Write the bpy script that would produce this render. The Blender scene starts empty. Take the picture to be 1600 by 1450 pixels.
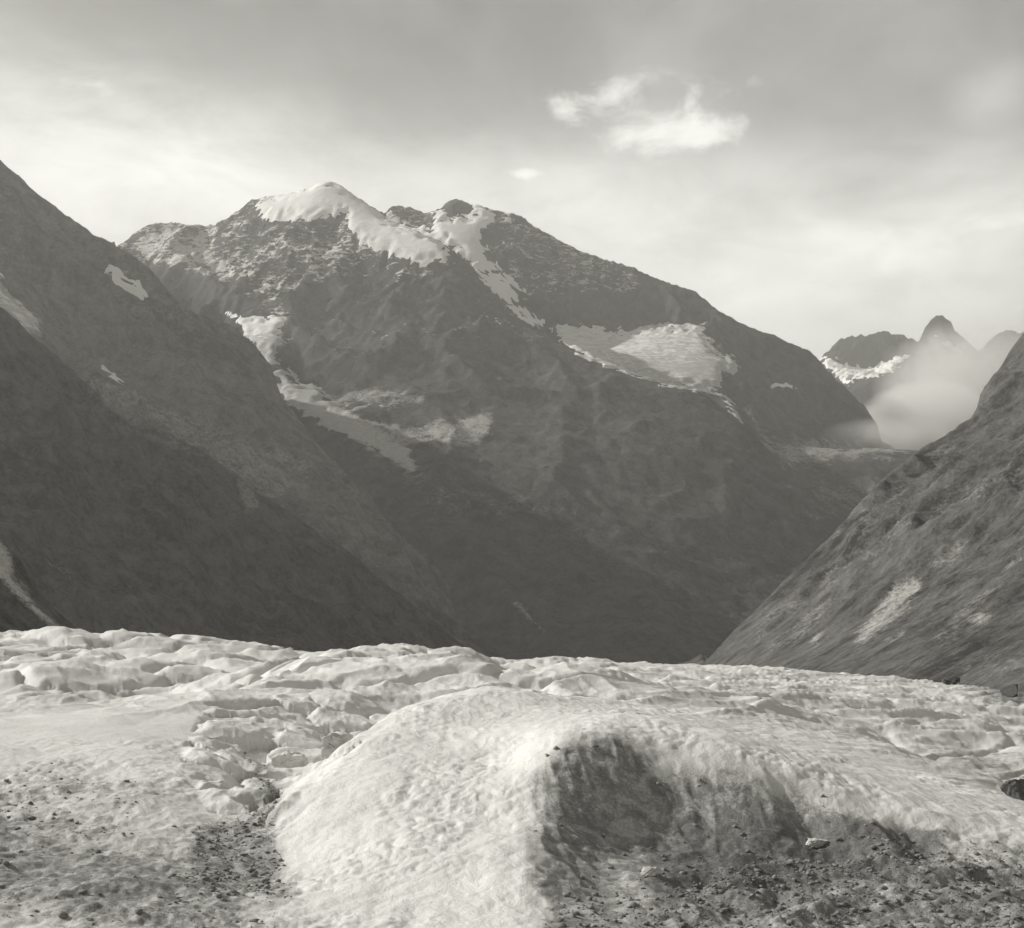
import bpy, math, random
import numpy as np
from mathutils import Vector

sc = bpy.context.scene
COL = sc.collection
rng = np.random.RandomState(7)

# ------------------------------------------------------------------ camera
KPX = 0.84 / 1600.0          # tangent per photograph pixel
HOR = 1000.0                 # photograph row of the horizon
cam_d = bpy.data.cameras.new('camera'); cam = bpy.data.objects.new('camera', cam_d); COL.objects.link(cam)
cam.location = (0, 0, 0); cam.rotation_euler = (math.radians(90), 0, 0)
cam_d.sensor_fit = 'HORIZONTAL'; cam_d.sensor_width = 36.0
cam_d.lens = 36.0 / 0.84
cam_d.shift_y = (HOR - 725.0) / 1600.0
cam_d.clip_start = 0.2; cam_d.clip_end = 60000
sc.camera = cam

# ------------------------------------------------------------------ sky, sun, exposure
SUN_AZ, SUN_EL = math.radians(-73), math.radians(32.5)     # azimuth from the view direction, + to the right
sv = Vector((math.sin(SUN_AZ) * math.cos(SUN_EL), math.cos(SUN_AZ) * math.cos(SUN_EL), math.sin(SUN_EL)))
sd = bpy.data.lights.new('sun', 'SUN'); sd.energy = 4.2; sd.angle = math.radians(0.6); sd.color = (1.0, 0.985, 0.94)
sun = bpy.data.objects.new('sun', sd); COL.objects.link(sun)
sun.rotation_euler = sv.to_track_quat('Z', 'Y').to_euler()
sc.view_settings.view_transform = 'Standard'; sc.view_settings.look = 'None'
sc.view_settings.exposure = 0.35; sc.view_settings.gamma = 1.0
sc.cycles.use_denoising = True
sc.cycles.volume_bounces = 4
sc.cycles.max_bounces = 6

class NT:
    """small node-tree helper"""
    def __init__(s, tree): s.t = tree; s.n = tree.nodes; s.l = tree.links
    def new(s, ty, **kw):
        n = s.n.new(ty)
        for k, v in kw.items(): setattr(n, k, v)
        return n
    def put(s, sock, v):
        if hasattr(v, 'is_output'): s.l.new(v, sock)
        elif v is not None: sock.default_value = v
    def math(s, op, a, b=None, c=None, clamp=False):
        n = s.new('ShaderNodeMath', operation=op, use_clamp=clamp)
        s.put(n.inputs[0], a)
        if b is not None: s.put(n.inputs[1], b)
        if c is not None: s.put(n.inputs[2], c)
        return n.outputs[0]
    def vmath(s, op, a, b=None):
        n = s.new('ShaderNodeVectorMath', operation=op); s.put(n.inputs[0], a)
        if b is not None: s.put(n.inputs[1], b)
        return n
    def ss(s, v, lo, hi):
        n = s.new('ShaderNodeMapRange', interpolation_type='SMOOTHSTEP'); s.put(n.inputs[0], v)
        n.inputs[1].default_value = lo; n.inputs[2].default_value = hi; return n.outputs[0]
    def lin(s, v, a, b, c, d):
        n = s.new('ShaderNodeMapRange'); s.put(n.inputs[0], v)
        for i, q in enumerate((a, b, c, d)): n.inputs[1 + i].default_value = q
        return n.outputs[0]
    def noise(s, vec, scale, detail=4, rough=0.55, dist=0.0, ty=None):
        n = s.new('ShaderNodeTexNoise'); s.put(n.inputs['Vector'], vec)
        if ty: n.noise_type = ty
        n.inputs['Scale'].default_value = scale; n.inputs['Detail'].default_value = detail
        n.inputs['Roughness'].default_value = rough; n.inputs['Distortion'].default_value = dist
        return n.outputs[0]
    def map(s, vec, scale=(1, 1, 1), rot=(0, 0, 0), loc=(0, 0, 0)):
        n = s.new('ShaderNodeMapping'); s.put(n.inputs[0], vec)
        n.inputs['Scale'].default_value = scale; n.inputs['Rotation'].default_value = rot; n.inputs['Location'].default_value = loc
        return n.outputs[0]
    def mix(s, f, a, b):
        n = s.new('ShaderNodeMix', data_type='RGBA'); s.put(n.inputs[0], f)
        s.put(n.inputs[6], a); s.put(n.inputs[7], b); return n.outputs[2]
    def attr(s, name):
        return s.new('ShaderNodeAttribute', attribute_name=name).outputs['Fac']
    def gray(s, v, tint=(1, 0.99, 0.945)):
        n = s.new('ShaderNodeCombineColor')
        for i in range(3): s.put(n.inputs[i], s.math('MULTIPLY', v, tint[i]))
        return n.outputs[0]

w = bpy.data.worlds.new('World'); sc.world = w; w.use_nodes = True
W = NT(w.node_tree); W.n.clear()
sky = W.new('ShaderNodeTexSky', sky_type='NISHITA'); sky.sun_disc = False
sky.sun_elevation = SUN_EL; sky.sun_rotation = SUN_AZ; sky.altitude = 2200; sky.dust_density = 2.0
bw = W.new('ShaderNodeRGBToBW'); W.l.new(sky.outputs[0], bw.inputs[0])
D0 = W.new('ShaderNodeTexCoord').outputs['Generated']
sep = W.new('ShaderNodeSeparateXYZ'); W.l.new(D0, sep.inputs[0])
dx, dy, dz = sep.outputs
el = W.math('MAXIMUM', dz, 0.02)
# clouds lie in a high layer: direction / height gives their plan position
cx = W.math('DIVIDE', dx, W.math('ADD', el, 0.12)); cy = W.math('DIVIDE', dy, W.math('ADD', el, 0.12))
cv = W.new('ShaderNodeCombineXYZ'); W.l.new(cx, cv.inputs[0]); W.l.new(cy, cv.inputs[1]); CV = cv.outputs[0]
n1 = W.noise(W.map(CV, (1.0, 0.8, 1), (0, 0, 0.3)), 1.3, 7, 0.56, 0.3)
n2 = W.noise(W.map(D0, (1, 1, 1.9), (0, .25, 0), loc=(3, 1, 0)), 15, 8, 0.6, 0.35)
nw = W.noise(W.map(D0, (1, 1, 2.4), (0, .2, 0)), 9, 8, 0.6, .4)
def pdir(px, py):
    v = Vector(((px - 800) * KPX, 1, (HOR - py) * KPX)); return v.normalized()
def puff(px, py, rx, ry, gain):
    """a cloud round one direction of the sky; rx, ry its half sizes (in photograph pixels)"""
    c = pdir(px, py); m = W.vmath('SUBTRACT', D0, tuple(c)).outputs[0]
    s_ = W.new('ShaderNodeSeparateXYZ'); W.l.new(m, s_.inputs[0])
    a = W.math('MULTIPLY', s_.outputs[0], 1 / (rx * KPX)); b = W.math('MULTIPLY', s_.outputs[2], 1 / (ry * KPX))
    yy = W.math('MULTIPLY', s_.outputs[1], 1.5)
    r2 = W.math('ADD', W.math('ADD', W.math('MULTIPLY', a, a), W.math('MULTIPLY', b, b)), W.math('MULTIPLY', yy, yy))
    g = W.math('EXPONENT', W.math('MULTIPLY', r2, -1.0))
    return W.math('MULTIPLY', g, gain)
def add_all(l):
    r = l[0]
    for q in l[1:]: r = W.math('ADD', r, q)
    return r
soft = add_all([puff(900, 350, 430, 80, 0.3), puff(240, 300, 250, 120, 0.36), puff(60, 200, 170, 90, 0.16), puff(330, 230, 120, 50, .12), puff(1460, 390, 220, 75, 0.34), puff(1400, 360, 130, 40, .2),
                puff(1100, 470, 330, 80, 0.26), puff(700, 265, 330, 60, 0.10), puff(1560, 150, 50, 40, .16), 
                puff(1500, 250, 200, 40, .1)])
lump = add_all([puff(1180, 130, 40, 20, .45), puff(878, 178, 32, 22, 1.0), puff(965, 140, 75, 26, 0.8), puff(1100, 205, 70, 28, 1.2), puff(1000, 215, 90, 26, .65),
                puff(1095, 150, 30, 30, .5), puff(820, 270, 36, 12, .8), puff(165, 130, 70, 22, .45),
                puff(1560, 330, 60, 30, .5), puff(1290, 365, 60, 20, .4)])
lump = W.math('MULTIPLY', W.ss(W.math('ADD', lump, W.math('MULTIPLY', W.math('SUBTRACT', n2, .5), 3.2)), .35, 1.35), W.math('MINIMUM', W.math('MULTIPLY', lump, .95), .6))
soft = W.math('MULTIPLY', soft, W.lin(nw, .3, .7, .35, 1.5))
wisps = W.math('MULTIPLY', W.ss(n1, 0.38, 0.70), 0.16)
low = W.math('EXPONENT', W.math('MULTIPLY', W.math('MAXIMUM', dz, 0.0), -6.8))      # thin haze veil, thicker towards the horizon
fwd = W.lin(W.vmath('DOT_PRODUCT', D0, (-0.35, 0.93, 0.1)).outputs['Value'], -0.2, 1.0, 0.12, 1.0)
veil = W.math('MULTIPLY', W.math('MULTIPLY', low, fwd), 1.6)
cl = W.math('ADD', W.math('ADD', veil, W.math('MULTIPLY', soft, .9)), W.math('ADD', lump, wisps))
cl = W.math('MULTIPLY', W.math('SUBTRACT', 1.0, W.math('EXPONENT', W.math('MULTIPLY', W.math('MAXIMUM', cl, 0.0), -1.9))), .93)
SKYCLR = W.math('MULTIPLY', bw.outputs[0], 0.22)
tot = W.math('ADD', SKYCLR, W.math('MULTIPLY', cl, 16.0))
bg = W.new('ShaderNodeBackground'); W.l.new(W.gray(tot, (1, 0.995, 0.95)), bg.inputs[0]); bg.inputs[1].default_value = 0.07
wo = W.new('ShaderNodeOutputWorld'); W.l.new(bg.outputs[0], wo.inputs[0])

# ------------------------------------------------------------------ helpers
def tag(o, label=None, cat=None, group=None, kind=None):
    if label: o['label'] = label
    if cat: o['category'] = cat
    if group: o['group'] = group
    if kind: o['kind'] = kind
    return o

_G = rng.rand(256, 256) * 2 * math.pi
_GX, _GY = np.cos(_G), np.sin(_G)
def perlin(x, y):
    xi = np.floor(x).astype(np.int64); yi = np.floor(y).astype(np.int64)
    xf = x - xi; yf = y - yi
    u = xf * xf * xf * (xf * (xf * 6 - 15) + 10); v = yf * yf * yf * (yf * (yf * 6 - 15) + 10)
    a0 = xi & 255; a1 = (xi + 1) & 255; b0 = yi & 255; b1 = (yi + 1) & 255
    def g(i, j, px, py): return _GX[i, j] * px + _GY[i, j] * py
    n00 = g(a0, b0, xf, yf); n10 = g(a1, b0, xf - 1, yf); n01 = g(a0, b1, xf, yf - 1); n11 = g(a1, b1, xf - 1, yf - 1)
    return 1.5 * ((n00 * (1 - u) + n10 * u) * (1 - v) + (n01 * (1 - u) + n11 * u) * v)
def fbm(x, y, octs=4, gain=.5, lac=2.03):
    r = 0; a = 1
    for i in range(octs):
        r = r + a * perlin(x + 17.3 * i, y - 9.1 * i); x = x * lac; y = y * lac; a *= gain
    return r
def ridged(x, y, octs=5, gain=.5, lac=2.07):
    r = 0; a = 1; p = 1
    for i in range(octs):
        n = 1 - np.abs(perlin(x + 31.7 * i, y + 13.9 * i)) * 1.6
        n = n * n; r = r + a * n * p; p = np.clip(n * 1.2, .25, 1); x = x * lac; y = y * lac; a *= gain
    return r - 1.0
def sstep(x, a, b):
    t = np.clip((x - a) / (b - a), 0, 1); return t * t * (3 - 2 * t)
def blur(Z, s):
    pad = int(3 * s) + 2
    Zp = np.pad(Z, pad, mode='edge')
    fy = np.fft.fftfreq(Zp.shape[0]); fx = np.fft.rfftfreq(Zp.shape[1])
    H = np.exp(-2 * (math.pi * s) ** 2 * (fy[:, None] ** 2 + fx[None, :] ** 2))
    return np.fft.irfft2(np.fft.rfft2(Zp) * H, s=Zp.shape)[pad:-pad, pad:-pad]
def P(px, py, d):
    return ((px - 800) * KPX * d, d, (HOR - py) * KPX * d)
def dens(line, step):
    out = []
    for a, b in zip(line[:-1], line[1:]):
        n = max(1, int(math.dist(a[:2], b[:2]) / step))
        for i in range(n): out.append(tuple(a[k] + (b[k] - a[k]) * i / n for k in range(3)))
    out.append(line[-1]); return out
def rbf(pts, vals, qx, qy, reg=0.0):
    """biharmonic (kernel r) interpolation"""
    pts = np.array(pts, float); N = len(pts)
    d = np.hypot(pts[:, None, 0] - pts[None, :, 0], pts[:, None, 1] - pts[None, :, 1])
    sc_ = d.max(); A = np.zeros((N + 3, N + 3)); A[:N, :N] = -d / sc_ - reg * np.eye(N)
    Q = np.c_[np.ones(N), pts / sc_]; A[:N, N:] = Q; A[N:, :N] = Q.T
    w_ = np.linalg.lstsq(A, np.r_[np.array(vals, float), 0, 0, 0], rcond=None)[0]
    sh = qx.shape; qx = qx.ravel(); qy = qy.ravel(); out = np.empty(len(qx))
    for i in range(0, len(qx), 20000):
        s = slice(i, i + 20000)
        dd = np.hypot(qx[s, None] - pts[None, :, 0], qy[s, None] - pts[None, :, 1])
        out[s] = -dd @ w_[:N] / sc_ + w_[N] + (w_[N + 1] * qx[s] + w_[N + 2] * qy[s]) / sc_
    return out.reshape(sh)
def bilerp(G, fx, fy):
    x0 = np.clip(np.floor(fx).astype(int), 0, G.shape[1] - 2); y0 = np.clip(np.floor(fy).astype(int), 0, G.shape[0] - 2)
    tx = np.clip(fx - x0, 0, 1); ty = np.clip(fy - y0, 0, 1)
    return (G[y0, x0] * (1 - tx) + G[y0, x0 + 1] * tx) * (1 - ty) + (G[y0 + 1, x0] * (1 - tx) + G[y0 + 1, x0 + 1] * tx) * ty
def mesh_from_grid(name, X, Y, Z, mat, mask=None, attrs=None, parent=None, smooth=True):
    ny, nx = X.shape
    idx = np.arange(ny * nx).reshape(ny, nx)
    q = np.stack([idx[:-1, :-1], idx[:-1, 1:], idx[1:, 1:], idx[1:, :-1]], -1).reshape(-1, 4)
    if mask is not None:
        m = (mask[:-1, :-1] & mask[:-1, 1:] & mask[1:, 1:] & mask[1:, :-1]).ravel(); q = q[m]
    used = np.unique(q); remap = np.zeros(ny * nx, np.int64); remap[used] = np.arange(len(used)); q = remap[q]
    co = np.stack([X.ravel()[used], Y.ravel()[used], Z.ravel()[used]], -1).astype(np.float32)
    me = bpy.data.meshes.new(name)
    me.vertices.add(len(co)); me.vertices.foreach_set('co', co.ravel())
    me.loops.add(q.size); me.loops.foreach_set('vertex_index', q.ravel().astype(np.int32))
    me.polygons.add(len(q)); me.polygons.foreach_set('loop_start', (np.arange(len(q)) * 4).astype(np.int32))
    me.polygons.foreach_set('use_smooth', np.full(len(q), smooth))
    me.update(calc_edges=True)
    for k, v in (attrs or {}).items():
        a = me.attributes.new(k, 'FLOAT', 'POINT'); a.data.foreach_set('value', v.ravel()[used].astype(np.float32))
    me.materials.append(mat)
    o = bpy.data.objects.new(name, me); COL.objects.link(o)
    if parent: o.parent = parent
    return o
def sdpoly(px, py, poly):
    """signed distance to a polygon, + inside"""
    poly = np.array(poly, float); ins = np.zeros(px.shape, bool); best = np.full(px.shape, 1e9)
    for a, b in zip(poly, np.roll(poly, -1, 0)):
        c = ((a[1] > py) != (b[1] > py)) & (px < (b[0] - a[0]) * (py - a[1]) / (b[1] - a[1] + 1e-9) + a[0])
        ins ^= c
        e = b - a; t = np.clip(((px - a[0]) * e[0] + (py - a[1]) * e[1]) / (e @ e + 1e-9), 0, 1)
        best = np.minimum(best, np.hypot(px - a[0] - e[0] * t, py - a[1] - e[1] * t))
    return np.where(ins, best, -best)

def erode(Z, cell, n, steps=70, k=.012, seed=1, inertia=.35, cap=6.0):
    """many droplets at once run down the height grid and carve it"""
    r = np.random.RandomState(seed); ny, nx = Z.shape; Z = Z.copy()
    for bt in range(n):
        N = 16000
        x = r.rand(N) * (nx - 3) + 1; y = r.rand(N) * (ny - 3) + 1; vx = np.zeros(N); vy = np.zeros(N); sed = np.zeros(N)
        gy, gx = np.gradient(Z)
        D = np.zeros_like(Z)
        for s in range(steps):
            xi = x.astype(int); yi = y.astype(int)
            g1 = gx[yi, xi]; g2 = gy[yi, xi]
            vx = vx * inertia - g1 * (1 - inertia); vy = vy * inertia - g2 * (1 - inertia)
            sp = np.hypot(vx, vy) + 1e-6
            slope = np.hypot(g1, g2)
            amt = np.clip(k * slope * min(1, s / 25.0), 0, .25)
            dep = np.where(slope < .25 * cell, np.minimum(sed, .15), 0)
            np.add.at(D, (yi, xi), -amt + dep); sed += amt - dep
            x = np.clip(x + vx / sp, 1, nx - 3); y = np.clip(y + vy / sp, 1, ny - 3)
        Z += np.maximum(blur(D, .8), -cap)
    return Z

# ------------------------------------------------------------------ materials
def rock_material(name, lo=.07, hi=.17, stretch=(1, 1, 1), rot=0.0, scree_v=.30, streak=(1, 1, .16), contrast=1.0, sc0=1.0):
    m = bpy.data.materials.new(name); m.use_nodes = True; T = NT(m.node_tree)
    b = T.n['Principled BSDF']; b.inputs['Roughness'].default_value = .95; b.inputs['Specular IOR Level'].default_value = .15
    oc = T.new('ShaderNodeTexCoord').outputs['Object']
    mp = T.map(oc, stretch, (0, 0, rot))
    a = T.noise(mp, .0022 * sc0, 6, .6, .6); c = T.noise(mp, .016 * sc0, 6, .68, .4); f = T.noise(oc, .09 * sc0, 5, .72)
    v = T.math('ADD', T.math('ADD', T.math('MULTIPLY', a, .28), T.math('MULTIPLY', c, .38)), T.math('MULTIPLY', f, .34))
    v = T.math('ADD', v, T.math('MULTIPLY', T.math('SUBTRACT', T.noise(T.map(oc, streak), .02 * sc0, 5, .7, .6), .5), .42))
    col = T.lin(v, .5 - .13 / contrast, .5 + .15 / contrast, lo, hi)
    vs = T.noise(T.map(oc, (1, 1, .18)), .03 * sc0, 5, .7, .5)
    scn = T.math('MULTIPLY', T.ss(T.math('ADD', T.attr('scree'), T.math('MULTIPLY', T.math('SUBTRACT', T.math('ADD', T.math('MULTIPLY', c, .5), T.math('MULTIPLY', f, .5)), .5), 2.4)), .12, .75), T.math('POWER', T.attr('scree'), .7))
    col = T.math('ADD', T.math('MULTIPLY', col, T.math('SUBTRACT', 1.0, scn)), T.math('MULTIPLY', scn, T.lin(f, .3, .7, scree_v * .8, scree_v * 1.5)))
    # thin snow lying on ledges
    geo = T.new('ShaderNodeNewGeometry'); sz = T.new('ShaderNodeSeparateXYZ'); T.l.new(geo.outputs['Normal'], sz.inputs[0])
    st = T.noise(T.map(oc, (1, 1, 2.2)), .022 * sc0, 6, .74, .8)
    th = T.math('ADD', T.math('MULTIPLY', T.attr('dust'), .30), T.math('ADD', st, T.math('MULTIPLY', T.math('SUBTRACT', sz.outputs[2], .75), .25)))
    dm = T.math('MULTIPLY', T.ss(th, .66, .74), T.ss(T.attr('dust'), .02, .3))
    col = T.math('ADD', T.math('MULTIPLY', col, T.math('SUBTRACT', 1.0, dm)), T.math('MULTIPLY', dm, .62))
    T.l.new(T.gray(col, (1, .985, .93)), b.inputs['Base Color'])
    bp = T.new('ShaderNodeBump'); bp.inputs['Strength'].default_value = .85; bp.inputs['Distance'].default_value = 16.0 / sc0
    rg = T.noise(mp, .012 * sc0, 8, .6, .3, 'RIDGED_MULTIFRACTAL')
    T.l.new(T.math('ADD', T.math('MULTIPLY', rg, .55), T.math('MULTIPLY', f, .5)), bp.inputs['Height'])
    T.l.new(bp.outputs[0], b.inputs['Normal'])
    return m
def snow_material(name, base=.78, streak=.25, sscale=.03):
    m = bpy.data.materials.new(name); m.use_nodes = True; T = NT(m.node_tree)
    b = T.n['Principled BSDF']; b.inputs['Roughness'].default_value = .7; b.inputs['Specular IOR Level'].default_value = .25
    oc = T.new('ShaderNodeTexCoord').outputs['Object']
    n = T.noise(T.map(oc, (1, 1, 3.0)), sscale, 6, .68, 1.2); n2_ = T.noise(oc, sscale * .2, 4, .5)
    dirt = T.math('MULTIPLY', T.ss(T.math('ADD', n, T.math('MULTIPLY', T.attr('dirt'), .35)), .52, .78), streak * 2, clamp=True)
    col = T.math('MULTIPLY', T.math('SUBTRACT', 1.0, dirt), T.lin(n2_, .3, .7, base * .9, base))
    T.l.new(T.gray(col, (1, .993, .955)), b.inputs['Base Color'])
    bp = T.new('ShaderNodeBump'); bp.inputs['Strength'].default_value = .5; bp.inputs['Distance'].default_value = 6.0
    T.l.new(n, bp.inputs['Height']); T.l.new(bp.outputs[0], b.inputs['Normal'])
    return m
M_rock = rock_material('mountain_rock', .016, .105, contrast=1.3, scree_v=.45)
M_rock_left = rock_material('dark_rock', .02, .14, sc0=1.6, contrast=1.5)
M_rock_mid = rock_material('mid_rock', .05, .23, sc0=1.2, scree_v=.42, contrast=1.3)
M_slope = rock_material('grassy_slope', .04, .17, (.85, 1, .9), -.2, .45, contrast=1.35, sc0=2.6, streak=(.5, 1, .7))
M_far = rock_material('far_rock', .012, .06)
M_cliff = rock_material('near_cliff', .05, .17, sc0=5, contrast=1.3, scree_v=.6)
M_snow = snow_material('snow', .93, .06)
M_glac = snow_material('glacier_snow', .9, .24, .02)

# ------------------------------------------------------------------ mountains
def build_mountain(name, label, lines, bounds, cell, mat, amp, wl, seed=0, ero=3, coarse=40, dense_step=90, ridge_damp=260,
                   scree=None, dust=None, snows=None, aniso=None, ztop=None, ek=.012, skirt=-130.0, edge=None, ridgelines=None, lock=.8, limit=None, name_key='', jag=1.0):
    x0, x1, y0, y1 = bounds
    pts = []
    for L in lines: pts += dens(L, dense_step)
    pts = [(a, b, max(c, skirt)) for a, b, c in pts]
    for t in np.linspace(0, 1, 7):
        pts += [(x0 + (x1 - x0) * t, y0, skirt if edge is None else edge(x0 + (x1 - x0) * t, y0)), (x0 + (x1 - x0) * t, y1, skirt)]
        if 0 < t < 1: pts += [(x0, y0 + (y1 - y0) * t, skirt), (x1, y0 + (y1 - y0) * t, skirt)]
    seen = {}; 
    for p in pts: seen.setdefault((round(p[0] / 12), round(p[1] / 12)), p)
    pts = np.array(list(seen.values()))
    gx = np.arange(x0, x1 + coarse, float(coarse)); gy = np.arange(y0, y1 + coarse, float(coarse))
    CX, CY = np.meshgrid(gx, gy)
    C = rbf(pts[:, :2], pts[:, 2], CX, CY)
    xs = np.arange(x0, x1, float(cell)); ys = np.arange(y0, y1, float(cell)); X, Y = np.meshgrid(xs, ys)
    Z = bilerp(C, (X - x0) / coarse, (Y - y0) / coarse)
    Z = blur(Z, coarse * .45 / cell)
    R = np.array([p for L in (ridgelines if ridgelines is not None else lines[:1]) for p in dens(L, 60)])
    dc = np.full(CX.shape, 1e9)
    for p in R: dc = np.minimum(dc, np.hypot(CX - p[0], CY - p[1]))
    dist = bilerp(dc, (X - x0) / coarse, (Y - y0) / coarse)
    damp = .12 + .88 * sstep(dist, 0, ridge_damp)
    wx = fbm(X / wl * .8 + seed, Y / wl * .8, 3) * wl * .16; wy = fbm(X / wl * .8 - 40, Y / wl * .8 + seed, 3) * wl * .16
    ax, ay = (X + wx) / wl, (Y + wy) / wl
    if aniso: 
        c_, s_ = math.cos(aniso[1]), math.sin(aniso[1]); ax, ay = (ax * c_ + ay * s_) * aniso[0], (-ax * s_ + ay * c_)
    low = sstep(Z, skirt + 20, skirt + 240) * ((.38 + .62 * sstep(Z, 800, 1500)) if name_key == 'main' else 1.0)
    BX, BY = 800 + X / Y / KPX, HOR - Z / Y / KPX
    for nm, lb, poly, thick, smat, drange, dirtf in (snows or []):
        m_ = sstep(sdpoly(BX, BY, poly), -14, 6) * (Y > drange[0] - 100) * (Y < drange[1] + 100)
        damp = damp * (1 - .9 * m_)
    Z = Z + amp * (ridged(ax + seed * 3.3, ay - seed, 6, .56) - .35) * damp * low
    if ero: Z = erode(Z, cell, ero, seed=seed + 3, k=ek)
    # bring the named ridge lines back to their surveyed height
    RX = (R[:, 0] - x0) / cell; RY = (R[:, 1] - y0) / cell
    ok = (RX > 1) & (RY > 1) & (RX < Z.shape[1] - 2) & (RY < Z.shape[0] - 2)
    R = R[ok]; RX = RX[ok]; RY = RY[ok]
    for it in range(2):
        res = R[:, 2] - bilerp(Z, RX, RY)
        num = np.zeros_like(CX); den = np.full(CX.shape, 1e-3)
        for p, r_ in zip(R, res):
            w_ = np.exp(-((CX - p[0]) ** 2 + (CY - p[1]) ** 2) / (2 * (coarse * 1.3) ** 2)); num += w_ * r_; den += w_
        cz = num / np.maximum(den, .35)
        Z = Z + bilerp(cz, (X - x0) / coarse, (Y - y0) / coarse) * lock
    for p in [q for L_ in (ridgelines if ridgelines is not None else lines[:1]) for q in dens(L_, cell * 1.2)]:
        ix, iy = int((p[0] - x0) / cell), int((p[1] - y0) / cell)
        if ix < 8 or iy < 8 or ix > Z.shape[1] - 9 or iy > Z.shape[0] - 9: continue
        sl = (slice(iy - 7, iy + 8), slice(ix - 7, ix + 8))
        dd = np.hypot(X[sl] - p[0], Y[sl] - p[1]) / cell
        tgt = p[2] - dd * cell * 1.0
        Z[sl] = np.where(dd < 7, np.maximum(Z[sl], tgt), Z[sl])
    fine = (ridged(X / (wl * .12) + 5, Y / (wl * .12), 3, .55)) * amp * .10
    fine = fine + np.exp(-(dist / (cell * 4)) ** 2) * cell * .9 * (ridged(X / (cell * 7), Y / (cell * 7), 3) - .1)
    PX = 800 + X / Y / KPX; 
    Zs = Z + fine * low
    if limit is not None:      # nothing may stand higher than the surveyed skyline
        lx = np.array([800 + p[0] / p[1] / KPX for p in limit]); ly = np.array([HOR - p[2] / p[1] / KPX for p in limit]); o_ = np.argsort(lx)
        top = (HOR - np.interp(PX, lx[o_], ly[o_], left=-999, right=-999)) * KPX * Y + (fbm(X / 45, Y / 45, 3) - .1) * Y * KPX * 2.2 - np.abs(perlin(X / 38 / jag + 5, Y / 90)) * Y * KPX * 3.2 * jag + Y * KPX * 1.0 * jag
        over = Zs - top; Zs = np.where(over > 0, top - over * .35, Zs); Z = np.minimum(Z, np.where(over > 0, Zs, 1e9))
    PY = HOR - Zs / Y / KPX
    nz = fbm(X / 60 + 3, Y / 60, 4, .6); nz2 = ridged(X / (cell * 9), Y / (cell * 9), 3, .6) - .1
    SC = np.zeros_like(Z); DU = np.zeros_like(Z); SN = np.full(Z.shape, -99.0)
    for poly, val, soft_ in (scree or []):
        SC = np.maximum(SC, val * sstep(sdpoly(PX, PY, poly) + nz * soft_ * .8, -soft_, soft_))
    for poly, val, soft_ in (dust or []):
        DU = np.maximum(DU, val * sstep(sdpoly(PX, PY, poly) + nz * soft_ * .5, -soft_, soft_))
    parts = []
    Zsm = blur(Z, 2.2)
    for nm, lb, poly, thick, smat, drange, dirtf in (snows or []):
        s = sdpoly(PX, PY, poly) + nz * 3.0 + nz2 * 4.5 - 1
        s = np.where((Y > drange[0]) & (Y < drange[1]), s, -99)
        SN = np.maximum(SN, s)
        parts.append((nm, lb, s, thick, smat, dirtf))
    Zr = Zs * 1.0
    o = mesh_from_grid(name, X, Y, Zr, mat, None, {'scree': SC, 'dust': DU})
    tag(o, label, 'mountain', kind='structure')
    for nm, lb, s, thick, smat, dirtf in parts:
        msk = s > -7
        if not msk.any(): continue
        zz = Zsm * .88 + Z * .12 + fine * .2 + thick * sstep(s, -6, 10) * (1 + np.minimum(0, nz2 - .3) * .8 * (1 - sstep(s, 5, 14))) - thick * .45 * sstep(-s, -1, 6)
        dirt = (dirtf(PX, PY) if dirtf else np.zeros_like(Z))
        c = mesh_from_grid(nm, X, Y, zz, smat, msk, {'dirt': dirt}, o)
        if lb: c['label'] = lb
    return o, (X, Y, Zs)

def L(*a): return [P(*p) for p in a]
def crag(line, amp, step=7, seed=1, teeth=.5):
    """the same ridge with the notches and teeth of broken rock; amp and step in photograph pixels"""
    r = random.Random(seed); out = []
    for a, b in zip(line[:-1], line[1:]):
        pa, pb = 800 + a[0] / a[1] / KPX, 800 + b[0] / b[1] / KPX
        n = max(1, int(abs(pb - pa) / step))
        for i in range(n):
            t = i / n + (r.uniform(-.3, .3) / n if i else 0); q = [a[k] + (b[k] - a[k]) * t for k in range(3)]
            j = r.uniform(-1, .6); j = j if r.random() > teeth * .3 else r.uniform(.4, 1.1)
            q[2] += j * amp * KPX * q[1] * (1 if i else .4); out.append(tuple(q))
    out.append(line[-1]); return out
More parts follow.
